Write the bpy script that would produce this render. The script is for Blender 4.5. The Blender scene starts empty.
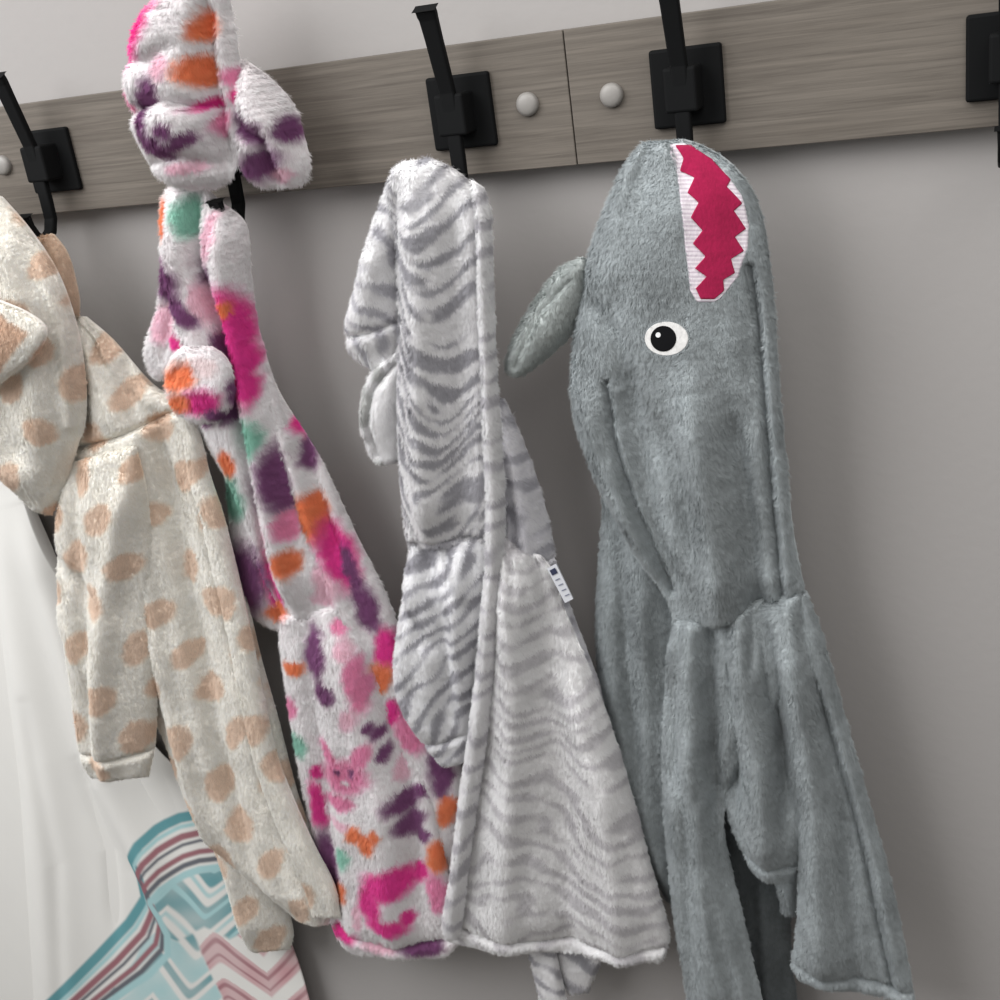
import bpy, math, random
import numpy as np
from mathutils import Matrix, Vector, kdtree
random.seed(4)
RG=np.random.default_rng(7)
# ------------------------------------------------------------------ camera calibration (from vanishing points)
V1=np.array([-2450-500.,443-500.]); V2=np.array([950-500.,3600-500.])
F=math.sqrt(-(V1@V2))
nz=lambda v: v/np.linalg.norm(v)
AX=-nz(np.array([V1[0],V1[1],F])); AZ=-nz(np.array([V2[0],V2[1],F])); AY=np.cross(AZ,AX)
R=np.array([AX,AY,AZ])
D=0.85; CAM=np.array([0,-D,1.75])
def w(px,py,d):
    px=np.asarray(px,float);py=np.asarray(py,float)
    c=np.stack(np.broadcast_arrays(px-500,py-500,F),-1)@R.T
    t=(D-d)/c[...,1]
    return CAM+c*t[...,None]
def proj(P):
    c=(P-CAM)@R
    return 500+F*c[...,0]/c[...,2],500+F*c[...,1]/c[...,2]
cd=bpy.data.cameras.new('camera');cam=bpy.data.objects.new('camera',cd)
bpy.context.scene.collection.objects.link(cam)
cd.sensor_width=36;cd.lens=36*F/1000;cd.clip_start=.01
M=Matrix.Identity(4)
for i in range(3):
    M[i][0]=R[i][0];M[i][1]=-R[i][1];M[i][2]=-R[i][2];M[i][3]=CAM[i]
cam.matrix_world=M
bpy.context.scene.camera=cam
bpy.context.scene.view_settings.view_transform='Standard'
COL=bpy.context.scene.collection
def lin(c):
    c=np.array(c,float)/255
    return np.where(c<=.04045,c/12.92,((c+.055)/1.055)**2.4)
# ------------------------------------------------------------------ noise
def vnoise(x,y,seed=0):
    xi=np.floor(x).astype(np.int64);yi=np.floor(y).astype(np.int64)
    fx=x-xi;fy=y-yi;fx=fx*fx*(3-2*fx);fy=fy*fy*(3-2*fy)
    def h(a,b):
        n=(a*374761393+b*668265263+seed*974634777)&0xffffffff
        n=((n^(n>>13))*1274126177)&0xffffffff
        return ((n^(n>>16))&0xffff)/32768.-1
    return (h(xi,yi)*(1-fx)+h(xi+1,yi)*fx)*(1-fy)+(h(xi,yi+1)*(1-fx)+h(xi+1,yi+1)*fx)*fy
def sstep(a,b,x):
    t=np.clip((x-a)/(b-a),0,1);return t*t*(3-2*t)
def pdist(X,Y,poly,withs=False):
    best=np.full(X.shape,1e9);S=np.zeros(X.shape);acc=0
    for (x0,y0),(x1,y1) in zip(poly[:-1],poly[1:]):
        dx,dy=x1-x0,y1-y0;L=dx*dx+dy*dy+1e-9
        t=np.clip(((X-x0)*dx+(Y-y0)*dy)/L,0,1)
        dd=np.hypot(X-x0-t*dx,Y-y0-t*dy)
        S=np.where(dd<best,acc+t*math.sqrt(L),S);best=np.minimum(best,dd);acc+=math.sqrt(L)
    return (best,S/acc) if withs else best
# ------------------------------------------------------------------ materials
def newmat(n):
    m=bpy.data.materials.new(n);m.use_nodes=True
    nt=m.node_tree;return m,nt,nt.nodes['Principled BSDF']
def simple(n,c,rough=.5,metal=0,bump=0,bscale=200,spec=.5):
    m,nt,b=newmat(n)
    b.inputs['Base Color'].default_value=(*lin(c),1);b.inputs['Roughness'].default_value=rough;b.inputs['Metallic'].default_value=metal
    b.inputs['Specular IOR Level'].default_value=spec
    if bump:
        tc=nt.nodes.new('ShaderNodeTexCoord');nn=nt.nodes.new('ShaderNodeTexNoise');nn.inputs['Scale'].default_value=bscale;nn.inputs['Detail'].default_value=4
        bp=nt.nodes.new('ShaderNodeBump');bp.inputs['Strength'].default_value=bump;bp.inputs['Distance'].default_value=.002
        nt.links.new(tc.outputs['Object'],nn.inputs['Vector']);nt.links.new(nn.outputs['Fac'],bp.inputs['Height']);nt.links.new(bp.outputs['Normal'],b.inputs['Normal'])
    return m
def plush(n,var=.35,fuzz=.0035,sheen=.3,mid=.3,trans=.5,msc=38):
    m,nt,b=newmat(n);N=nt.nodes.new;L=nt.links.new
    at=N('ShaderNodeAttribute');at.attribute_name='Col'
    tc=N('ShaderNodeTexCoord')
    n1=N('ShaderNodeTexNoise');n1.inputs['Scale'].default_value=500;n1.inputs['Detail'].default_value=4;n1.inputs['Roughness'].default_value=.6
    n2=N('ShaderNodeTexNoise');n2.inputs['Scale'].default_value=msc;n2.inputs['Detail'].default_value=4
    mp=N('ShaderNodeMapping');mp.inputs['Scale'].default_value=(1,1,.6)
    L(tc.outputs['Object'],mp.inputs[0]);L(mp.outputs[0],n1.inputs['Vector']);L(mp.outputs[0],n2.inputs['Vector'])
    mr=N('ShaderNodeMapRange');mr.inputs[1].default_value=.3;mr.inputs[2].default_value=.7;mr.inputs[3].default_value=1-var;mr.inputs[4].default_value=1+var*.45
    L(n1.outputs['Fac'],mr.inputs[0])
    mr2=N('ShaderNodeMapRange');mr2.inputs[1].default_value=.3;mr2.inputs[2].default_value=.7;mr2.inputs[3].default_value=1-mid*.6;mr2.inputs[4].default_value=1+mid*.3
    L(n2.outputs['Fac'],mr2.inputs[0])
    mu=N('ShaderNodeMath');mu.operation='MULTIPLY';L(mr.outputs[0],mu.inputs[0]);L(mr2.outputs[0],mu.inputs[1])
    vm=N('ShaderNodeVectorMath');vm.operation='SCALE';L(at.outputs['Color'],vm.inputs[0]);L(mu.outputs[0],vm.inputs['Scale'])
    L(vm.outputs[0],b.inputs['Base Color'])
    b.inputs['Roughness'].default_value=1;b.inputs['Specular IOR Level'].default_value=.0
    b.inputs['Sheen Weight'].default_value=sheen;b.inputs['Sheen Roughness'].default_value=.6
    if fuzz:
        bp=N('ShaderNodeBump');bp.inputs['Strength'].default_value=.5;bp.inputs['Distance'].default_value=fuzz
        L(n1.outputs['Fac'],bp.inputs['Height'])
        L(bp.outputs['Normal'],b.inputs['Normal'])
    else:
        # thin fibres let light through (fibre vertices carry alpha 0)
        tr=N('ShaderNodeBsdfTranslucent');L(vm.outputs[0],tr.inputs['Color'])
        ml=N('ShaderNodeMath');ml.operation='MULTIPLY_ADD';L(at.outputs['Alpha'],ml.inputs[0]);ml.inputs[1].default_value=-trans;ml.inputs[2].default_value=trans
        ms=N('ShaderNodeMixShader');L(ml.outputs[0],ms.inputs[0]);L(b.outputs[0],ms.inputs[1]);L(tr.outputs[0],ms.inputs[2])
        L(ms.outputs[0],nt.nodes['Material Output'].inputs['Surface'])
    return m
MS=plush('grey_plush',.0,0,.08,.36,.3,26);MZ=plush('zebra_plush',.0,0,.08,.05,.4);MC=plush('printed_plush',.0,0,.08,.05,.4);MG=plush('cream_plush',.0,0,.08,.04,.4)
# pile length, nap contrast, tuft size
FUR={MS.name:(.0040,.15,.0025),MZ.name:(.0041,.04,.0026),MC.name:(.0051,.05,.0032),MG.name:(.0036,.035,.0025)}
black=simple('black_metal',(8,9,10),.75,0,spec=.15)
capm=simple('brushed_cap',(132,129,125),.5,.1)
# ------------------------------------------------------------------ object helpers
def empty(name,pos,label,cat):
    o=bpy.data.objects.new(name,None);o.location=pos;o.empty_display_size=.05;COL.objects.link(o)
    o['label']=label;o['category']=cat;return o
def gpos(o):
    p=Vector((0,0,0))
    while o is not None: p+=o.location;o=o.parent
    return p
def meshobj(name,V,Fc,mat,parent=None,cols=None,label=None,smooth=True,fur=None):
    V=np.asarray(V,float);c=(V.max(0)+V.min(0))/2
    Fc=Fc if isinstance(Fc,list) else Fc.tolist()
    me=bpy.data.meshes.new(name);n0=len(V)
    if fur is not None:
        FV,FN,FCc=fur
        tmp=bpy.data.meshes.new('tmp');tmp.from_pydata((V-c).tolist(),[],Fc);tmp.update()
        vn=np.zeros(len(V)*3,dtype=np.float32);tmp.vertex_normals.foreach_get('vector',vn);bpy.data.meshes.remove(tmp)
        k=len(FV)//3
        tris=(np.arange(k*3).reshape(k,3)+n0).tolist()
        V=np.concatenate([V,FV]);Fc=Fc+tris;cols=np.concatenate([cols*.86,FCc])
        me.from_pydata((V-c).tolist(),[],Fc);me.update()
        me.polygons.foreach_set('use_smooth',[True]*len(me.polygons))
        me.normals_split_custom_set_from_vertices(np.concatenate([vn.reshape(-1,3),FN]).tolist())
    else:
        me.from_pydata((V-c).tolist(),[],Fc);me.update()
        if smooth: me.polygons.foreach_set('use_smooth',[True]*len(me.polygons))
    if cols is not None:
        al=np.ones((len(cols),1));al[n0:]=0
        a=me.color_attributes.new('Col','FLOAT_COLOR','POINT')
        a.data.foreach_set('color',np.concatenate([cols,al],1).ravel())
    me.materials.append(mat)
    o=bpy.data.objects.new(name,me);COL.objects.link(o)
    if parent is not None:
        o.parent=parent;o.location=Vector(c)-gpos(parent)
    else:o.location=c
    if label:o['label']=label
    return o
def crom(rows,n):
    P=np.array(rows,float)
    s=np.concatenate([[0],np.cumsum(np.maximum(.5*(np.hypot(*(P[1:,:2]-P[:-1,:2]).T)+np.hypot(*(P[1:,2:4]-P[:-1,2:4]).T)),1))])
    T=np.linspace(0,s[-1],n)
    m=np.zeros_like(P)
    m[1:-1]=(P[2:]-P[:-2])/(s[2:]-s[:-2])[:,None];m[0]=(P[1]-P[0])/(s[1]-s[0]);m[-1]=(P[-1]-P[-2])/(s[-1]-s[-2])
    i=np.clip(np.searchsorted(s,T,side='right')-1,0,len(s)-2);h=(s[i+1]-s[i]);t=((T-s[i])/h)[:,None];h=h[:,None]
    return (2*t**3-3*t**2+1)*P[i]+(t**3-2*t**2+t)*h*m[i]+(-2*t**3+3*t**2)*P[i+1]+(t**3-t**2)*h*m[i+1],s[-1]
KD={}
def grid_faces(N,Mc,off=0):
    i=np.arange(N-1)[:,None]*Mc+np.arange(Mc-1)[None,:]
    return np.stack([i,i+Mc,i+Mc+1,i+1],-1).reshape(-1,4)+off
def unit(v): return v/(np.linalg.norm(v,axis=-1,keepdims=True)+1e-12)
def hsh(a,b,s):
    n=(a*374761393+b*668265263+s*974634777)&0xffffffff
    n=((n^(n>>13))*1274126177)&0xffffffff
    return ((n^(n>>16))&0xffff)/65536.
def make_fur(Fr,C,flen,seed,nap,tuft,dens=1/4.2e-7,bald=None):
    du=Fr[:-1,1:]-Fr[:-1,:-1];dv=Fr[1:,:-1]-Fr[:-1,:-1]
    cr=np.cross(dv,du);ar=np.linalg.norm(cr,axis=-1).ravel()
    gu=np.gradient(Fr,axis=1);gv=np.gradient(Fr,axis=0);VN=unit(np.cross(gv,gu))
    if VN[...,1].mean()>0: VN=-VN
    n=int(ar.sum()*dens);idx=RG.choice(len(ar),n,p=ar/ar.sum())
    i,j=np.divmod(idx,Fr.shape[1]-1);a=RG.random(n)[:,None];b=RG.random(n)[:,None]
    def bl(A): return (A[i,j]*(1-a)+A[i,j+1]*a)*(1-b)+(A[i+1,j]*(1-a)+A[i+1,j+1]*a)*b
    p=bl(Fr);nn=unit(bl(VN));cc=bl(C)
    # tuft cells (brick-jittered) : fibres of one tuft share direction and lean together
    gz=np.floor(p[:,2]/(tuft*1.3)).astype(np.int64);ox=hsh(gz,gz*0+7,seed+60)*tuft
    gx=np.floor((p[:,0]+ox)/tuft).astype(np.int64)
    hx,hz,hd,hv=hsh(gx,gz,seed+61),hsh(gx,gz,seed+62),hsh(gx,gz,seed+63),hsh(gx,gz,seed+64)
    cx=(gx+.25+.5*hx)*tuft-ox;cz=(gz+.25+.5*hz)*tuft*1.3
    th=vnoise(p[:,0]/.02,p[:,2]/.025,seed+41)*.7+(hd-.5)*1.0+RG.normal(0,.38,n)
    dn=np.stack([np.sin(th),0*th,-np.cos(th)],-1)
    tg=unit(dn-nn*(dn*nn).sum(-1,keepdims=True))
    al=np.clip(RG.normal(.54,.13,n)+(hv-.5)*.2,.12,1.1)[:,None]
    d=tg*np.cos(al)+nn*np.sin(al)
    L=(flen*RG.uniform(.65,1.1,n)*(.85+.3*hv))[:,None]
    sd=unit(np.cross(d,nn))*.00040
    cl=.5*(hv*2-1)+.45*vnoise(p[:,0]/.008,p[:,2]/.011,seed+45)+.4*vnoise(p[:,0]/.0016,p[:,2]/.0026,seed+46)
    v=(1+RG.normal(0,.04,n)+nap*cl)[:,None]
    toc=np.stack([cx-p[:,0],0*cx,cz-p[:,2]],-1)*.33
    if bald is not None:
        k=~bald(*proj(p+d*L*.6));p,d,L,sd,nn,cc,v,toc=p[k],d[k],L[k],sd[k],nn[k],cc[k],v[k],toc[k]
    V=np.stack([p-nn*.0003-sd,p-nn*.0003+sd,p+d*L+toc],1).reshape(-1,3)
    N_=np.repeat(unit(nn+.12*d-40*toc*np.array([1,0,1])),3,axis=0)
    col=np.stack([cc*v*.94,cc*v*.94,cc*v*1.05],1).reshape(-1,3)  # roots darker, tips lighter: depth shade of the pile put into the colour
    return V,N_,np.clip(col,0,1)
def cloth(name,parent,rows,d,bulge=.01,edge=.008,back=.006,folds=(),paint=None,mat=None,step=1.7,rough=.0002,label=None,key=None,seed=0,drape=None,big=.002,fur=True,bald=None):
    rows=[tuple(r)+((d,) if len(r)==4 else ()) for r in rows]
    wmax=max(math.hypot(r[2]-r[0],r[3]-r[1]) for r in rows)
    _,L=crom(rows,4)
    N=max(int(L/step),8);Mc=max(int(wmax/step),8)
    Q,_=crom(rows,N)
    Lw=w(Q[:,0],Q[:,1],Q[:,4]);Rw=w(Q[:,2],Q[:,3],Q[:,4])
    s=np.linspace(0,1,Mc);u=.6*s+.4*(.5-.5*np.cos(np.pi*s))
    P=Lw[:,None,:]*(1-u)[None,:,None]+Rw[:,None,:]*u[None,:,None]
    X,Y=proj(P)
    wid=np.linalg.norm(Rw-Lw,axis=1)[:,None]
    dl=np.concatenate([[0],np.cumsum(np.linalg.norm(np.diff((Lw+Rw)/2,axis=0),axis=1))])
    tt=np.minimum(dl,dl[-1]-dl)[:,None]
    dist=np.minimum(np.minimum(u,1-u)[None,:]*wid,tt)
    q=np.clip(dist/edge,0,1);rim=np.sqrt(1-(1-q)**2)
    bu=(1-(2*u-1)**2)[None,:]*np.minimum(1,sstep(0,.05,tt)*.7+.3)
    H=edge*.6*rim+bulge*bu*rim
    if drape:
        n_,am=drape;tn=dl[:,None]/.16
        ph=u[None,:]*n_+.25*vnoise(tn*1.3,0*tn+seed,seed+20)
        H=H+am*(vnoise(ph,tn*.6+0*ph,seed+21)+.4*vnoise(ph*2.3,tn+0*ph,seed+22))*rim
    for f in folds:
        poly,wd,amp=f[:3]
        dd,sf=pdist(X,Y,poly,True)
        tap=1 if wd<=4.5 else sstep(-.08,.14,sf)*sstep(0,.32,1-sf)
        H=H+amp*np.exp(-(dd/wd)**2)*rim*tap
    a,b=P[...,0],P[...,2]
    nzv=(vnoise(a/.006,b/.007,seed)+.6*vnoise(a/.003,b/.0035,seed+3))*rough
    bg=(vnoise(a/.04,b/.07,seed+7)+.35*vnoise(a/.018,b/.026,seed+8))*big*min(1,bulge/.008)
    H=H+(nzv+bg)*rim
    Fr=P.copy();Fr[...,1]-=H
    j=vnoise(a/.005,b/.005,seed+11)*rough*2
    Fr[...,0]+=j*(1-rim);Fr[...,2]+=vnoise(a/.005,b/.005,seed+13)*rough*2*(1-rim)
    B=P.copy();B[...,1]+=back*rim
    V=np.concatenate([Fr.reshape(-1,3),B.reshape(-1,3)])
    idx=np.arange(N*Mc).reshape(N,Mc)
    bi=idx+N*Mc;bm=bi.copy();bm[0]=idx[0];bm[-1]=idx[-1];bm[:,0]=idx[:,0];bm[:,-1]=idx[:,-1]
    f1=np.stack([idx[:-1,:-1],idx[1:,:-1],idx[1:,1:],idx[:-1,1:]],-1).reshape(-1,4)
    f2=np.stack([bm[:-1,:-1],bm[:-1,1:],bm[1:,1:],bm[1:,:-1]],-1).reshape(-1,4)
    fc=np.concatenate([f1,f2])
    used=np.unique(fc);remap=-np.ones(len(V),int);remap[used]=np.arange(len(used))
    C=np.array(paint(X,Y,a,b) if callable(paint) else np.broadcast_to(lin(paint),X.shape+(3,)))
    cols=np.concatenate([C.reshape(-1,3)]*2)[used]
    fr=None
    if fur and mat.name in FUR:
        fl,nap,tu=FUR[mat.name];fr=make_fur(Fr,C,fl,seed,nap,tu,bald=bald)
    o=meshobj(name,V[used],remap[fc],mat,parent,cols,label,fur=fr)
    if key:
        k=kdtree.KDTree(N*Mc);S=Fr.reshape(-1,3)
        for i,v in enumerate(S): k.insert((v[0],0,v[2]),i)
        k.balance();KD[key]=(k,S)
    return o
def surf_y(key,x,z):
    k,S=KD[key];r=k.find_n((x,0,z),24);ws=[1/(q[2]+1e-3) for q in r]
    return sum(S[q[1]][1]*wi for q,wi in zip(r,ws))/sum(ws)
def patch(name,parent,left,right,key,d,off,mat,color,step=1.5,paint=None,label=None):
    y0=max(left[0][1],right[0][1]);y1=min(left[-1][1],right[-1][1])
    ys=np.arange(y0,y1,step);lx=np.interp(ys,[p[1] for p in left],[p[0] for p in left]);rx=np.interp(ys,[p[1] for p in right],[p[0] for p in right])
    Mc=max(int(max(rx-lx)/step),5);u=np.linspace(0,1,Mc)
    X=lx[:,None]*(1-u)+rx[:,None]*u;Y=ys[:,None]+0*X
    P=w(X,Y,d)
    N=len(ys)
    for i in range(N):
        for j in range(Mc):
            e=min(i,N-1-i,j,Mc-1-j)
            x,y,z=P[i,j]
            yy=surf_y(key,x,z);q=w(X[i,j],Y[i,j],-yy)
            yy=surf_y(key,q[0],q[2])
            P[i,j]=(q[0],yy-(off if e>0 else off-.001),q[2])
    V=P.reshape(-1,3)
    cols=(paint(X,Y) if paint else np.broadcast_to(lin(color),X.shape+(3,))).reshape(-1,3)
    return meshobj(name,V,grid_faces(N,Mc),mat,parent,cols,label)
def disc(name,parent,cx,cy,rx,ry,key,d,off,mat,color,label=None):
    V=[];Fc=[];na=40;rr=[0.02,.3,.6,.85,.94,.97,1]
    for k,q in enumerate(rr):
        for a in range(na):
            an=2*math.pi*a/na;X=cx+rx*q*math.cos(an);Y=cy+ry*q*math.sin(an)
            p=w(X,Y,d);yy=surf_y(key,p[0],p[2]);p=w(X,Y,-yy);yy=surf_y(key,p[0],p[2])
            V.append((p[0],yy-off+(.0006 if k==len(rr)-1 else 0),p[2]))
    for r in range(len(rr)-1):
        for a in range(na):
            b=(a+1)%na;Fc.append([r*na+a,r*na+b,(r+1)*na+b,(r+1)*na+a])
    Fc.append(list(range(na)))
    V=np.array(V)
    return meshobj(name,V,Fc,mat,parent,np.broadcast_to(lin(color),V.shape),label,smooth=False)
def box(x0,x1,y0,y1,z0,z1):
    V=[(x,y,z) for x in(x0,x1) for y in(y0,y1) for z in(z0,z1)]
    Fc=[[0,1,3,2],[4,6,7,5],[0,4,5,1],[2,3,7,6],[0,2,6,4],[1,5,7,3]]
    return V,Fc
def bevel(o,wd,seg=3):
    m=o.modifiers.new('bevel','BEVEL');m.width=wd;m.segments=seg;m.limit_method='ANGLE'
# ------------------------------------------------------------------ setting
wallm,nt,b=newmat('painted_wall')
b.inputs['Base Color'].default_value=(*lin((153,150,148)),1);b.inputs['Roughness'].default_value=.9;b.inputs['Specular IOR Level'].default_value=.1
tc=nt.nodes.new('ShaderNodeTexCoord');nn=nt.nodes.new('ShaderNodeTexNoise');nn.inputs['Scale'].default_value=120;nn.inputs['Detail'].default_value=3
bp=nt.nodes.new('ShaderNodeBump');bp.inputs['Strength'].default_value=.2;bp.inputs['Distance'].default_value=.0012
nt.links.new(tc.outputs['Object'],nn.inputs['Vector']);nt.links.new(nn.outputs['Fac'],bp.inputs['Height']);nt.links.new(bp.outputs['Normal'],b.inputs['Normal'])
V,Fc=box(-3,1.6,0,.1,0,2.6);o=meshobj('wall_back',V,Fc,wallm,smooth=False);o['kind']='structure'
V,Fc=box(-3,1.6,-3,.1,-.1,0);o=meshobj('floor',V,Fc,simple('floor_tile',(90,83,74),.6,0,.2,8),smooth=False);o['kind']='structure'
# ------------------------------------------------------------------ coat racks
wood,nt,b=newmat('weathered_wood');N=nt.nodes.new;L=nt.links.new
tc=N('ShaderNodeTexCoord');mp=N('ShaderNodeMapping');mp.inputs['Scale'].default_value=(5,90,190);L(tc.outputs['Object'],mp.inputs[0])
n1=N('ShaderNodeTexNoise');n1.inputs['Scale'].default_value=1.6;n1.inputs['Detail'].default_value=8;n1.inputs['Roughness'].default_value=.7;n1.inputs['Distortion'].default_value=.5;L(mp.outputs[0],n1.inputs['Vector'])
mp2=N('ShaderNodeMapping');mp2.inputs['Scale'].default_value=(1.5,10,26);L(tc.outputs['Object'],mp2.inputs[0])
n2=N('ShaderNodeTexNoise');n2.inputs['Scale'].default_value=2;n2.inputs['Detail'].default_value=3;n2.inputs['Distortion'].default_value=1;L(mp2.outputs[0],n2.inputs['Vector'])
cr=N('ShaderNodeValToRGB');e=cr.color_ramp.elements
e[0].position=.27;e[0].color=(*lin((80,74,68)),1);e[1].position=.75;e[1].color=(*lin((118,111,103)),1);x=e.new(.48);x.color=(*lin((100,94,87)),1)
L(n1.outputs['Fac'],cr.inputs[0])
mx=N('ShaderNodeMix');mx.data_type='RGBA';mx.blend_type='MULTIPLY';mx.inputs[0].default_value=.45
cr2=N('ShaderNodeValToRGB');cr2.color_ramp.elements[0].position=.3;cr2.color_ramp.elements[0].color=(.72,.70,.68,1);cr2.color_ramp.elements[1].position=.7
L(n2.outputs['Fac'],cr2.inputs[0]);L(cr.outputs[0],mx.inputs[6]);L(cr2.outputs[0],mx.inputs[7]);L(mx.outputs[2],b.inputs['Base Color'])
b.inputs['Roughness'].default_value=.7;b.inputs['Specular IOR Level'].default_value=.25
bp=N('ShaderNodeBump');bp.inputs['Strength'].default_value=.2;bp.inputs['Distance'].default_value=.0005;L(n1.outputs['Fac'],bp.inputs['Height']);L(bp.outputs['Normal'],b.inputs['Normal'])
PT=.018
zt=w(562,30,PT)[2];zb=w(577,165,PT)[2];jx=w(570,98,PT)[0]
def arm(parent,c):
    pr=[(.057,.070,.0070),(.055,.066,.0070),(.0535,.063,.0064),(.050,.051,.0060),(.045,.033,.0058),(.040,.015,.0056),(.038,-.01,.0052),(.038,-.03,.0052),(.0385,-.044,.0050),(.043,-.054,.0050),(.052,-.058,.0050),(.061,-.054,.0050),(.066,-.045,.0050),(.068,-.036,.0054)]
    V=[];Fc=[];n=len(pr)
    for i,(dp,z,hw) in enumerate(pr):
        a=pr[max(i-1,0)];bq=pr[min(i+1,n-1)];t=np.array([bq[0]-a[0],bq[1]-a[1]]);t/=np.linalg.norm(t);nn_=np.array([-t[1],t[0]])*.003
        for sx,sn in((-1,-1),(1,-1),(1,1),(-1,1)):
            V.append((c[0]+sx*hw,-(dp+sn*nn_[0]),c[2]+z+sn*nn_[1]))
    for i in range(n-1):
        for k in range(4):
            q=(k+1)%4;Fc.append([i*4+k,i*4+q,i*4+4+q,i*4+4+k])
    Fc.append([0,1,2,3]);Fc.append([n*4-4+k for k in(3,2,1,0)])
    o=meshobj('hook_arm',V,Fc,black,parent,label='long curved black hook arm',smooth=False);bevel(o,.0015)
def hook(parent,px,py):
    c=w(px,py,PT+.004)
    V,Fc=box(c[0]-.024,c[0]+.024,-(PT+.005),-PT+.0005,c[2]-.025,c[2]+.025)
    o=meshobj('coat_hook',V,Fc,black,parent,label='black metal double coat hook on a square plate',smooth=False);bevel(o,.002)
    V,Fc=box(c[0]-.0108,c[0]+.0108,-.042,-(PT+.004),c[2]-.014,c[2]+.014)
    q=meshobj('mounting_block',V,Fc,black,o,smooth=False);bevel(q,.002)
    arm(o,c)
def cap(parent,px,py,r=.0080):
    c=w(px,py,PT);V=[];Fc=[];na=28
    prof=[(1,0),(1,.002),(.92,.0035),(.7,.0045),(.4,.005),(.05,.0052)]
    for q,h in prof:
        for a in range(na):
            an=2*math.pi*a/na;V.append((c[0]+r*q*math.cos(an),-PT-h,c[2]+r*q*math.sin(an)))
    for i in range(len(prof)-1):
        for a in range(na):
            bq=(a+1)%na;Fc.append([i*na+a,i*na+bq,(i+1)*na+bq,(i+1)*na+a])
    Fc.append([(len(prof)-1)*na+a for a in range(na)])
    meshobj('screw_cap',V,Fc,capm,parent,label='round satin metal screw cap')
x0=w(-90,160,PT)[0];x1=w(1180,50,PT)[0]
for (a,bb,hooks,caps,lab) in ((x0,jx-.0004,[(50,161),(238,142),(461,112)],[(4,165),(528,104)],'grey-brown wood grain rack board with black hooks holding pale robes'),
                         (jx+.0004,x1,[(687,87),(1009,55)],[(612,95)],'grey-brown wood grain rack board holding the grey robe')):
    e=empty('coat_rack',((a+bb)/2,-PT/2,zb),lab,'coat rack')
    V,Fc=box(a,bb,-PT,-.0005,zb,zt);o=meshobj('board',V,Fc,wood,e,smooth=False);bevel(o,.0006,2)
    for h in hooks: hook(e,*h)
    for c in caps: cap(e,*c)
# ------------------------------------------------------------------ paints
def blobs(base,lst,warp=5,soft=.22,seed=0):
    def f(X,Y,a,b):
        C=np.empty(X.shape+(3,));C[:]=lin(base)
        wx=X+warp*vnoise(X/13,Y/13,seed)+1.5*vnoise(X/4,Y/4,seed+1);wy=Y+warp*vnoise(X/13+50,Y/13,seed+2)+1.5*vnoise(X/4,Y/4+9,seed+4)
        for (cx,cy,rx,ry,an,c) in lst:
            t=math.radians(an);dx=wx-cx;dy=wy-cy
            p=dx*math.cos(t)+dy*math.sin(t);q=-dx*math.sin(t)+dy*math.cos(t)
            m=1-sstep(1-soft,1+soft,np.sqrt((p/rx)**2+(q/ry)**2))
            C=C*(1-m[...,None])+lin(c)*m[...,None]
        return C
    return f
P_=(150,96,142);M_=(250,82,176);O_=(255,156,110);G_=(165,217,199);K_=(250,165,202);L_=(253,214,227);W_=(255,250,251)
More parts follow.
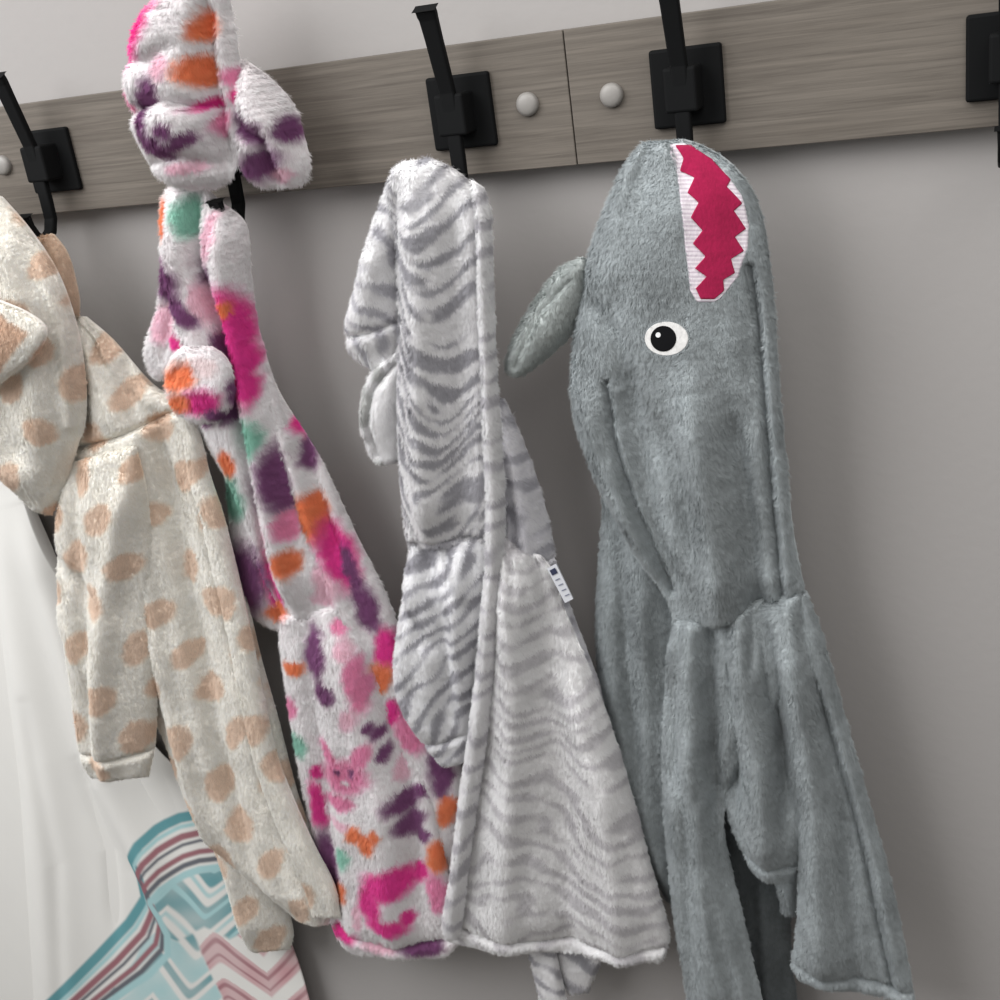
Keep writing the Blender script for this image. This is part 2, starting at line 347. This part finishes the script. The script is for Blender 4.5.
CB=[(158,30,17,34,14,M_),(213,66,13,16,-20,O_),(213,22,11,15,0,O_),(177,88,7,20,14,P_),(170,114,9,20,0,P_),(182,138,17,11,20,P_),(204,132,12,8,-25,P_),(192,122,8,6,0,P_),(217,101,13,6,-20,M_),(146,95,6,14,0,K_),(205,160,18,7,0,L_),(228,120,8,14,0,K_),(190,60,8,12,0,L_),
(238,72,10,10,0,K_),(262,124,26,11,35,P_),(272,160,24,15,-20,P_),(296,125,8,14,-30,P_),(243,92,8,10,0,M_),(290,170,12,8,0,L_),
(197,212,11,20,-10,G_),(172,215,8,20,0,O_),(176,275,18,24,-25,P_),(198,302,22,10,40,P_),(170,320,12,18,0,L_),(190,335,12,8,30,M_),(218,268,8,16,-15,P_),(222,232,8,22,0,L_),(215,295,7,22,-20,L_),(244,318,13,42,-15,M_),(255,365,11,32,-12,M_),(238,300,6,10,0,O_),(230,340,8,18,-10,P_),
(188,372,16,14,0,O_),(212,362,14,8,20,(250,235,235)),(207,396,20,13,-20,M_),(186,398,12,10,0,O_),(220,410,9,8,0,P_),
(240,395,8,20,-10,P_),(263,425,9,24,-10,G_),(290,470,12,36,-14,P_),(240,490,14,22,-10,G_),(268,490,7,20,-10,P_),(238,455,8,16,0,O_),(276,520,8,14,0,L_),(255,570,18,36,-8,P_),(280,570,9,38,-8,M_),(300,550,10,14,-15,O_),(282,605,12,10,0,O_),(297,515,8,14,-15,K_),(330,590,12,10,0,L_),
(322,505,11,24,-25,O_),(345,545,12,36,-22,M_),(372,600,9,28,-22,P_),(335,575,12,22,-20,L_),(355,560,5,26,-20,P_),(392,640,10,20,-15,M_),(385,665,12,14,-15,O_),(445,760,10,30,-10,P_),(452,800,10,14,-10,O_),(310,450,6,18,-20,P_),(300,420,8,14,-15,M_),(420,720,14,22,-15,K_),
(322,645,12,27,-8,P_),(334,682,13,11,10,P_),(300,658,11,7,20,O_),(296,700,8,12,0,K_),(365,672,9,26,-15,K_),(352,640,8,12,-10,L_),(360,705,10,12,0,L_),
(353,764,27,18,0,K_),(334,741,8,14,-20,K_),(372,741,8,14,25,K_),(344,760,3.5,4.5,0,P_),(362,760,3.5,4.5,0,P_),(353,771,6,3,0,W_),(345,792,18,8,0,K_),(384,722,5,7,0,P_),(390,742,5,8,0,P_),(378,714,4,5,0,P_),(303,738,9,14,0,G_),(407,792,14,11,-10,P_),(424,786,11,6,10,P_),(415,815,14,12,0,P_),(426,828,8,8,0,P_),(362,822,8,8,0,O_),(375,830,11,9,0,O_),(387,820,7,7,0,O_),(320,800,8,24,-12,M_),
(396,868,25,15,0,M_),(380,888,12,20,-20,M_),(396,911,19,8,10,M_),(414,903,7,7,0,M_),(424,866,9,9,0,M_),(330,862,12,36,-12,P_),(345,885,8,10,0,O_),(350,850,8,12,0,G_),(440,850,10,16,-10,O_),(345,930,18,10,0,M_),(385,938,18,8,0,L_),(425,940,22,7,0,P_),(440,885,8,20,-10,K_),(405,760,7,14,-10,L_),(320,765,6,8,0,M_),(400,700,8,14,-10,M_),(365,905,5,16,0,L_),(345,814,12,5,0,L_),(345,620,10,8,0,K_)]
colf=blobs(W_,CB,2.6,.36,2)
def zebra(per,ang,gcol,wcol,seed=0,thr=.1,amp=1.0,sc=45,chev=None,brk=.95):
    def f(X,Y,a,b):
        t=math.radians(ang);v=-X*math.sin(t)+Y*math.cos(t);h=X*math.cos(t)+Y*math.sin(t)
        if chev: v=v+chev[1]*np.sqrt((X-np.interp(Y,chev[2],chev[0]))**2+40)
        ph=v/per+amp*vnoise(h/sc,v/60,seed)+.32*vnoise(h/20,v/18,seed+1)
        s=np.sin(2*np.pi*ph)+brk*vnoise(h/18,v/9,seed+5)+.15*vnoise(h/5,v/4,seed+8)
        m=sstep(thr-.42,thr+.62,s)[...,None]
        return lin(wcol)*(1-m)+lin(gcol)*m
    return f
ZW=(255,254,255);ZG=(192,191,196)
def spots(sd,base=(255,251,243),col=(243,222,203),sp=56,r=13.5):
    rnd=random.Random(sd);lst=[]
    for i in range(-3,9):
        for j in range(0,20):
            x=i*sp+(j%2)*sp/2+rnd.uniform(-6,6);y=170+j*sp*.76+rnd.uniform(-6,6)
            lst.append((x,y,r*rnd.uniform(.75,1.1),r*rnd.uniform(.95,1.3),rnd.uniform(-50,50),col))
    return blobs(base,lst,.8,.18,sd)
# ------------------------------------------------------------------ GREY SHARK-STYLE ROBE
SG=(183,190,192);SGd=(172,179,181)
def inmouth(X,Y):
    l=np.interp(Y,[143,170,200,240,290,303],[672,677,680,684,690,698]);rr_=np.interp(Y,[143,153,172,195,225,250,276,297,303],[686,706,728,744,750,748,739,722,712])
    return ((Y>142)&(Y<303)&(X>l+1)&(X<rr_-1))|(((X-667)/22)**2+((Y-338)/17)**2<1)
r=empty('bathrobe',w(740,950,.07),'grey plush hooded child bathrobe with toothy red mouth and eye','bathrobe')
cloth('back_panel',r,[(604,470,700,480),(600,560,700,560),(597,620,700,620),(600,690,700,690),(612,760,705,760),(635,830,710,830),(668,900,720,900)],.045,.012,paint=SGd,mat=MS,drape=(4,.005),folds=[([(622,500),(628,650),(650,830)],9,-.007),([(648,560),(655,800)],9,.006)],seed=5)
cloth('dorsal_fin',r,[(583,256,590,262),(560,268,588,285),(538,295,582,310),(520,325,572,332),(508,355,548,356),(506,366,524,373),(510,372,516,374)],.07,.012,.008,paint=(186,192,190),mat=MS,folds=[([(575,275),(545,310),(520,362)],3,-.002)],label='stuffed grey fin')
cloth('hood',r,[(644,142,680,139),(634,153,702,146),(618,180,730,163),(603,215,752,190),(590,252,764,225),(580,300,772,285),(573,350,777,350),(572,400,781,410),(584,450,787,470),(606,500,793,530),(638,555,800,568),(668,600,803,583),(676,636,806,600)],.07,.018,.008,.012,
 paint=SG,mat=MS,key='shark',bald=inmouth,drape=(4,.004),big=.003,folds=[([(612,375),(618,430),(638,500),(672,590)],3.5,-.007),([(590,380),(604,450),(640,530),(690,640)],9,.007),([(632,380),(660,520),(692,650)],18,-.015),
 ([(752,262),(762,330),(768,420),(774,510),(783,592)],4,-.006),([(765,290),(775,400),(783,500),(794,650)],6,.004),([(695,380),(712,480),(740,680)],16,.014),([(735,400),(750,520),(766,680)],12,-.013),([(660,400),(690,490),(710,640)],14,-.008),([(640,150),(628,220),(622,300)],14,.005),([(678,630),(740,613),(805,594)],4,-.007),([(590,290),(625,330),(650,420)],10,-.006)],seed=1)
cloth('front_panel',r,[(678,618,780,600),(669,648,790,630),(666,690,784,690),(664,740,754,745),(664,780,728,790),(665,820,724,824),(669,860,730,864),(673,900,740,904),(680,950,750,950),(690,1010,765,1010),(702,1070,780,1070)],.07,.010,.009,paint=SG,mat=MS,drape=(4,.005),
 folds=[([(693,600),(695,720),(698,800),(708,900),(725,1060)],13,.009),([(714,600),(714,720),(718,860)],9,-.012),([(672,660),(688,800),(700,1020)],9,-.007),([(684,610),(682,700)],5,-.004),([(702,606),(704,680)],5,-.004)],seed=2)
cloth('inner_panel',r,[(715,740,800,740),(715,800,800,800),(718,850,796,850),(728,885,792,884),(740,950,790,950),(748,1010,798,1010),(754,1060,805,1060)],.026,.006,.008,paint=(128,134,136),mat=MS,folds=[([(765,870),(775,1050)],8,.006)],seed=3,label='inner side of the robe back, shade painted in as darker grey')  # darker than the robe grey: shade of the gap painted into the colour
cloth('back_flap',r,[(772,860,796,860),(779,890,797,890),(782,912,796,914)],.045,.005,.006,paint=SGd,mat=MS)
cloth('front_panel',r,[(740,608,806,590),(758,650,824,640),(780,720,843,710),(792,800,866,790),(799,880,888,870),(797,935,903,938),(792,962,912,985),(798,974,915,1003)],.068,.010,.009,paint=SG,mat=MS,drape=(4,.006),
 folds=[([(797,600),(812,660),(835,740),(862,840),(893,985)],4,-.006),([(812,610),(828,680),(852,770),(880,870),(912,1040)],5,.003),([(790,600),(815,800),(828,1040)],13,.009),([(815,680),(845,820),(862,1080)],10,-.010),([(792,958),(850,972),(910,990)],3,-.005)],seed=6,label='wide grey front panel with stitched edge')
cloth('sleeve',r,[(702,612,802,590),(706,650,808,640),(712,710,812,705),(718,765,812,770),(726,805,808,815),(737,838,802,850),(748,860,795,873),(755,869,790,880)],.07,.014,.005,paint=SG,mat=MS,
 folds=[([(738,580),(748,680),(765,760),(772,920)],13,.012),([(768,580),(778,680),(790,840)],9,-.014),([(722,590),(728,690),(742,840)],9,-.014),([(790,590),(798,680),(800,800)],7,.007),([(744,850),(794,862)],3,-.005),([(752,600),(756,670)],5,-.005),([(730,606),(733,670)],5,.004)],seed=4)
tl=[(672,143),(672,152),(677,170),(680,200),(684,240),(690,290),(698,303)]
tr=[(686,143),(706,153),(728,172),(744,195),(750,225),(748,250),(739,276),(722,297),(712,303)]
wht=plush('white_corduroy',.12,.001,.1,.1)
MP=plush('felt',.15,.001,.1,.1)
def rib(X,Y):
    s=(np.sin(Y*2*np.pi/4.2)*.5+.5)[...,None];return lin((226,220,224))*s+lin((186,174,185))*(1-s)
patch('teeth',r,tl,tr,'shark',.09,.0015,wht,None,paint=rib,label='white ribbed toothed edge')
cl=[(677,144),(684,158),(681,170),(695,177),(688,192),(699,202),(691,217),(703,230),(693,243),(706,256),(695,268),(707,276),(696,288),(702,300)]
cr_=[(692,144),(714,158),(733,178),(728,186),(744,202),(735,210),(747,228),(736,236),(745,250),(732,258),(736,272),(724,279),(725,290),(713,300)]
patch('mouth',r,cl,cr_,'shark',.09,.0024,MP,(152,28,68),step=1.2,label='crimson felt zigzag mouth')
disc('eye_rim',r,667,338,24,19,'shark',.09,.0012,MP,(130,136,138),label='grey stitched rim')
disc('eye',r,667,338,22,17,'shark',.09,.0016,MP,(214,213,211),label='embroidered white eye patch')
disc('pupil',r,664,338,13,13,'shark',.09,.0020,simple('black_thread',(16,16,18),.9,spec=.1),(15,15,15),label='black pupil')
disc('eye_highlight',r,659,334,2.6,2.6,'shark',.09,.0024,MP,(215,215,215),label='white stitched glint')
# ------------------------------------------------------------------ ZEBRA ROBE
r=empty('bathrobe',w(550,940,.07),'white and grey zebra-striped plush hooded child bathrobe','bathrobe')
cloth('back_panel',r,[(496,398,504,398),(498,430,522,440),(500,490,543,500),(500,535,553,548),(503,560,556,566),(515,620,575,620),(525,680,598,680),(545,740,618,740)],.055,.012,.007,paint=zebra(24,12,(208,207,213),(248,247,251),3,.35),mat=MZ,folds=[([(520,420),(538,570)],8,.006),([(503,545),(530,560),(555,555)],3,-.006)],seed=11)
cloth('hood_back',r,[(388,184,410,180),(372,232,410,232),(358,285,410,285),(347,325,410,330),(352,352,406,352),(372,367,400,364),(384,372,394,371)],.058,.018,.01,paint=zebra(26,38,(208,207,212),ZW,5,.45),mat=MZ,folds=[([(385,240),(368,330)],12,.006),([(352,335),(400,318)],4,-.006)],seed=12)
cloth('ear',r,[(384,358,402,345),(369,380,403,372),(363,410,403,410),(366,440,403,440),(374,458,402,455),(386,463,396,461)],.062,.012,.009,paint=zebra(60,80,(216,217,215),ZW,7,.6),mat=MZ,folds=[([(396,362),(380,385),(376,420),(382,452)],4,-.007),([(388,362),(371,390),(369,430)],4.4,.004)],seed=13)
cloth('hood',r,[(404,162,430,158),(394,172,452,168),(388,190,474,186),(392,215,486,205),(397,260,489,250),(400,340,492,340),(400,430,497,430),(404,500,502,495),(409,546,504,540)],.07,.018,.010,paint=zebra(19.5,20,ZG,ZW,1,.12,1.7,55,([424,462,436],.95,[200,380,540]),1.2),mat=MZ,drape=(3,.003),
 folds=[([(418,170),(432,300),(432,420),(442,600)],12,.010),([(458,190),(465,360),(472,600)],12,-.011),([(405,543),(450,534),(490,535)],4,-.006),([(402,180),(408,360)],6,-.006)],seed=14)
cloth('sleeve',r,[(411,541,492,534),(407,575,494,575),(401,620,490,620),(396,663,483,665),(402,698,477,705),(420,732,471,735),(438,758,468,752),(447,764,462,760)],.068,.018,.009,paint=zebra(18,-38,(188,187,193),(253,253,255),9,.2,1.,60),mat=MZ,
 folds=[([(425,530),(450,620),(458,760)],10,-.011),([(465,540),(472,720)],8,.009),([(418,560),(412,680),(445,745)],9,.007),([(425,738),(465,730)],3,-.005),([(440,530),(482,620)],7,-.008),([(400,580),(448,650)],7,-.006)],seed=15)
cloth('belt_end',r,[(526,935,552,940),(534,970,560,970),(543,1010,568,1010),(548,1030,570,1030)],.05,.004,.006,paint=zebra(22,30,ZG,ZW,2),mat=MZ,seed=16)
cloth('belt_end',r,[(552,935,605,940),(560,965,600,962),(566,985,592,980),(570,992,588,990)],.04,.004,.006,paint=zebra(22,30,ZG,ZW,4),mat=MZ,seed=17)
cloth('front_panel',r,[(490,528,540,556),(490,560,553,572),(488,600,563,605),(481,680,592,675),(471,750,617,745),(462,820,636,810),(455,870,650,863),(448,912,664,912),(445,930,669,938),(452,940,662,960)],.07,.012,.008,
 paint=zebra(19.5,14,(226,224,226),(255,254,254),21,.15,1.4,65),mat=MZ,drape=(4,.006),folds=[([(515,540),(525,680),(510,1000)],14,.009),([(540,600),(572,780),(572,1060)],16,-.010),([(575,680),(610,780),(634,1040)],14,.009),([(450,922),(560,938),(664,944)],3,-.006)],seed=18,label='flared striped front panel')
cloth('edge_binding',r,[(472,180,484,188),(477,215,490,215),(480,280,493,280),(482,360,496,360),(485,440,501,440),(488,510,505,510),(487,570,503,570),(481,630,498,630),(474,700,491,700),(465,765,482,765),(457,830,473,830),(449,890,465,890),(443,925,460,930),(446,938,456,938)],.085,.006,.008,
 paint=zebra(26,-12,(216,214,218),ZW,31,.4,.5),mat=MZ,seed=19,step=1.5,label='rolled striped edge binding')
tg=w(np.array([547,556,573,565.]),np.array([569,564,599,603.]),.083)
meshobj('care_label',np.concatenate([tg,tg+[0,.0012,0]]),[[0,3,2,1],[4,5,6,7],[0,1,5,4],[1,2,6,5],[2,3,7,6],[3,0,4,7]],simple('label_cloth',(188,190,195),.8),r,label='white sewn label with navy mark',smooth=False)
def quad(name,pts,mat,d,par):
    q=w(np.array([p[0] for p in pts],float),np.array([p[1] for p in pts],float),d);meshobj(name,q,[[0,3,2,1]],mat,par,smooth=False)
navy=simple('navy_ink',(34,40,66),.8)
inkg=simple('grey_ink',(110,114,130),.8)
quad('label_print',[(549.5,570.5),(555,567.7),(557.6,573),(552.2,575.6)],navy,.0836,r)
for k in range(4): quad('label_print',[(555+k*3.2,580+k*5.2),(559.5+k*3.2,578+k*5.2),(560+k*3.2,578.9+k*5.2),(555.5+k*3.2,580.9+k*5.2)],inkg,.0836,r)
# ------------------------------------------------------------------ COLOURFUL ROBE
r=empty('bathrobe',w(400,940,.07),'white plush hooded child bathrobe with pink, purple and orange print','bathrobe')
cloth('back_panel',r,[(240,345,258,348),(262,400,282,398),(278,460,318,455),(300,550,356,535),(315,610,388,600),(340,660,405,650),(370,710,425,705),(400,770,462,770),(420,830,464,830),(430,870,455,870)],.05,.012,.008,paint=colf,mat=MC,folds=[([(285,400),(330,540),(390,690)],7,.008),([(300,430),(352,570)],6,-.010)],seed=21)
cloth('back_panel',r,[(226,440,262,440),(231,510,275,520),(238,570,285,575),(246,603,290,615),(262,618,292,635)],.048,.010,.008,paint=colf,mat=MC,seed=22)
cloth('hood',r,[(171,187,205,188),(164,202,220,202),(163,236,245,224),(163,270,250,272),(158,310,256,320),(149,340,264,350),(155,362,270,372),(178,385,278,395),(205,430,290,435),(230,480,304,480),(250,530,318,525),(268,580,338,570),(286,622,350,606)],.06,.016,.007,paint=colf,mat=MC,
 folds=[([(200,180),(210,260),(232,320),(248,400),(268,500),(292,680)],6,-.016),([(183,190),(190,280),(228,400)],10,.009),([(228,205),(240,300),(262,400),(285,500),(320,660)],8,.013),([(180,280),(172,370)],7,-.008),([(165,300),(210,330)],6,-.005)],seed=23)
cloth('ear',r,[(182,347,210,346),(172,362,226,358),(169,380,233,378),(173,400,232,402),(188,416,222,416),(198,421,212,421)],.09,.012,.010,paint=colf,mat=MC,folds=[([(185,352),(174,375),(184,410)],4,.004)],seed=24)
cloth('ear',r,[(148,338,160,335),(146,352,165,350),(150,370,168,368),(158,378,166,378)],.062,.006,.007,paint=colf,mat=MC,seed=25)
cloth('sleeve',r,[(284,614,346,602),(282,635,358,624),(286,670,378,662),(293,720,400,712),(300,770,418,765),(310,820,435,812),(320,865,445,860),(327,900,454,900),(331,925,460,925),(340,942,458,942),(352,951,445,955)],.065,.014,.008,paint=colf,mat=MC,drape=(3,.004),
 folds=[([(286,614),(320,604),(345,603)],4,.006),([(308,600),(328,760),(345,1010)],11,-.010),([(345,610),(385,780),(410,1010)],14,.008),([(372,640),(410,760),(430,940)],10,-.009),([(333,925),(390,940),(458,935)],3,-.006)],seed=26,label='long printed sleeve')
cloth('hood_tip',r,[(190,-30,222,-30),(176,-14,228,-12),(158,8,231,10),(145,36,236,38),(138,66,238,64),(138,100,242,102),(144,138,242,140),(157,168,236,168),(178,183,224,183),(195,187,210,187)],.07,.028,.012,paint=colf,mat=MC,big=.006,folds=[([(212,-10),(222,90),(236,200)],7,-.014),([(175,0),(158,110)],12,.006),([(145,112),(190,94),(240,112)],7,-.010),([(160,160),(200,150),(235,165)],7,-.006),([(140,60),(180,55),(205,30)],8,-.005)],seed=27,label='puffy stuffed printed ear')
cloth('hood_tip',r,[(236,58,248,62),(238,74,272,80),(240,108,294,106),(242,140,305,140),(246,165,310,165),(256,180,305,180),(268,186,296,185)],.06,.022,.012,paint=colf,mat=MC,big=.006,folds=[([(245,80),(285,120),(300,190)],10,.006),([(240,112),(275,135),(290,210)],7,-.010)],seed=28,label='puffy stuffed printed ear')
# ------------------------------------------------------------------ GIRAFFE ROBE
r=empty('bathrobe',w(250,940,.07),'cream plush hooded child bathrobe with tan spots','bathrobe')
sp=spots(3);sp2=spots(8)
cloth('back_panel',r,[(150,640,240,640),(165,700,250,700),(190,780,262,780),(213,840,270,840),(232,895,282,890),(247,935,293,932),(260,948,290,947)],.045,.012,.008,paint=sp2,mat=MG,folds=[([(190,700),(240,860),(270,1000)],8,.008)],seed=31)
cloth('horn',r,[(36,238,52,233),(42,250,66,252),(52,280,75,280),(62,305,79,303),(68,316,78,314)],.065,.010,.008,paint=(230,206,184),mat=MG,seed=32,label='tan stuffed horn')
cloth('body',r,[(60,318,84,316),(68,345,112,340),(70,385,150,383),(62,440,188,412),(62,500,204,468),(90,560,224,530),(120,620,244,590),(142,680,261,660),(162,730,278,720),(182,780,296,790),(208,830,314,840),(240,865,328,880),(275,895,336,905),(300,918,332,921)],.06,.014,.008,paint=sp,mat=MG,drape=(5,.004),
 folds=[([(80,445),(130,430),(190,403)],4,-.008),([(160,410),(190,560),(225,720),(280,930)],9,-.012),([(145,470),(185,700),(232,900)],9,.009),([(115,330),(130,440)],14,.005),([(88,340),(100,450)],8,-.006),([(195,470),(232,620),(275,800)],8,.006),([(125,350),(150,430)],7,-.005)],seed=33)
cloth('sleeve',r,[(72,462,135,445),(61,500,146,490),(58,560,152,550),(63,620,155,612),(71,680,156,670),(78,730,156,720),(83,762,154,748),(92,777,148,775)],.08,.016,.008,paint=sp,mat=MG,
 folds=[([(140,450),(120,600),(108,830)],11,.010),([(78,450),(95,640),(105,830)],9,-.010),([(84,752),(152,748)],3,-.006),([(55,550),(118,610)],9,-.006),([(60,600),(110,690)],9,.005)],seed=34)
cloth('edge_binding',r,[(176,408,190,404),(186,440,200,436),(192,480,209,474),(204,520,222,513),(216,575,236,568),(230,635,250,630),(242,700,263,696),(256,760,277,756),(273,810,296,806),(292,855,316,850),(308,893,335,888),(314,915,340,916)],.076,.004,.007,paint=sp2,mat=MG,seed=37,label='rolled cream front edge')
cloth('hood',r,[(-70,180,0,196),(-90,215,28,228),(-95,270,56,270),(-92,320,74,318),(-80,370,84,370),(-55,410,85,418),(-22,445,74,455),(12,480,62,492),(36,505,52,514)],.085,.022,.009,paint=sp,mat=MG,
 folds=[([(15,230),(50,330),(62,480)],12,.009),([(-5,370),(45,470)],12,-.009),([(40,235),(72,320),(78,420)],4.4,.004)],seed=35)
def earp(X,Y,a,b):
    m=sstep(5,9,pdist(X,Y,[(-60,290),(0,300),(44,328),(0,388),(-40,390)]))[...,None];return lin((255,251,243))*(1-m)+lin((233,205,182))*m
cloth('ear',r,[(-60,290,-5,300),(-62,312,28,314),(-60,330,46,330),(-58,352,36,354),(-50,376,5,378),(-40,388,-10,389)],.125,.008,.007,paint=earp,mat=MG,seed=36,label='floppy ear with tan lining')
# ------------------------------------------------------------------ CURTAIN
T_=(94,142,148);TL=(155,188,190);MR=(142,100,106);DG=(98,100,106);PK=(184,142,146);CW=(208,207,203)
def curt(X,Y,a,b):
    C=np.empty(X.shape+(3,));C[:]=lin(CW)
    def reg(m,c):
        nonlocal C;m=np.asarray(m,float)[...,None];C=C*(1-m)+lin(c)*m
    def st(poly,wd,c):
        reg(1-sstep(wd-1.4,wd+1.6,pdist(X,Y,poly)),c)
    def band(v,p,lo,hi,e=2.2):
        q=v%p;return sstep(lo-e,lo+e,q)*(1-sstep(hi-e,hi+e,q))
    def tri(x,p): return np.sqrt((np.abs((x/p)%1-.5)*p)**2+10)
    wob=3*vnoise(X/40,Y/40,71)
    edge=np.interp(Y,[870,905,960,1012,1100],[160,160,135,95,60])
    below=sstep(-2,2,X-edge)*sstep(-2,2,Y-np.interp(X,[100,160,225,320],[880,878,868,862]))
    bd=938-12*np.abs(((X-205)/50.)%1-.5)*2
    up=below*(1-sstep(-2.5,2.5,Y-bd));lo=below*sstep(-2.5,2.5,Y-bd)
    v=(Y-862)+tri(X+.2*Y-352,74)*1.1+wob
    fade=.78+.2*vnoise(X/18,Y/18,72)
    reg(up*band(v,48,2,30)*fade,T_);reg(up*band(v,48,9,15,1.4),TL);reg(up*band(v,48,36,41)*fade,TL)
    k=1-sstep(-2,2,X-(192+.45*(Y-930))-wob)
    v2=(Y-930)-tri(X-.2*Y+15,88)*.9+wob
    reg(lo*(1-k)*band(v2,44,0,28)*fade,PK);reg(lo*(1-k)*band(v2,44,5,10,1.5)*fade,MR);reg(lo*(1-k)*band(v2,44,19,22,1.5)*fade,MR)
    reg(lo*k*band(v,48,4,28)*fade,TL);reg(lo*k*band(v,48,34,44)*fade,T_)
    for off,wd,c in((0,5,T_),(9,2,TL),(19,3.2,MR),(27,1.5,DG),(38,2.6,MR),(47,2.5,DG),(56,3.5,TL)):
        st([(40+off,1012),(70+off*.95,984+off*.15),(100+off*.9,954+off*.35),(130+off*.7,922+off*.55),(148+off*.4,895+off*.65),(146+off*.3,872+off*.72),(138+off*.3,855+off*.8)],wd,c)
        st([(138+off*.3,852+off*.8),(146+off*.25,838+off*.95),(158+off*.15,828+off),(180+off*.1,818+off),(200,813+off),(225,810+off),(300,812+off)],wd,c)
    return C
cm=plush('white_satin',.0,.00001,0,.02)
cm.node_tree.nodes['Principled BSDF'].inputs['Roughness'].default_value=.7
e=cloth('shower_curtain',None,[(-330,-120,-180,-120),(-230,150,-90,150),(-140,400,-20,400),(-110,480,22,480),(-90,560,62,570),(-80,640,100,660),(-75,720,150,740),(-70,800,215,805),(-65,880,262,880),(-62,960,298,960),(-60,1060,322,1050),(-60,1120,340,1120)],.022,.0,.002,.001,paint=curt,mat=cm,rough=0,step=1.15,fur=False,
 folds=[([(30,500),(75,660),(110,780),(150,860),(200,1000)],16,.014),([(60,540),(130,740),(200,880)],14,-.005),([(0,460),(40,760),(80,1200)],26,.012),([(-30,460),(10,800),(30,1200)],18,-.010),([(30,700),(60,860),(70,1100)],8,-.004),([(80,760),(110,850),(118,960)],7,-.004)])
e['label']='white shower curtain with teal and pink geometric border';e['category']='shower curtain'
# ------------------------------------------------------------------ light
def area(name,loc,target,size,power,col):
    l=bpy.data.lights.new(name,'AREA');l.size=size;l.energy=power;l.color=col
    o=bpy.data.objects.new(name,l);COL.objects.link(o);o.location=loc
    o.rotation_euler=(Vector(target)-Vector(loc)).to_track_quat('-Z','Y').to_euler()
area('window_light',(-1.35,-1.2,2.6),(-.5,0,1.4),1.5,49,(.99,.99,1))
area('ceiling_light',(.35,-.95,2.8),(-.2,0,1.5),1.2,19,(1,.98,.96))
wd=bpy.data.worlds.new('world');bpy.context.scene.world=wd;wd.use_nodes=True
wd.node_tree.nodes['Background'].inputs[0].default_value=(1,.985,.97,1);wd.node_tree.nodes['Background'].inputs[1].default_value=.42
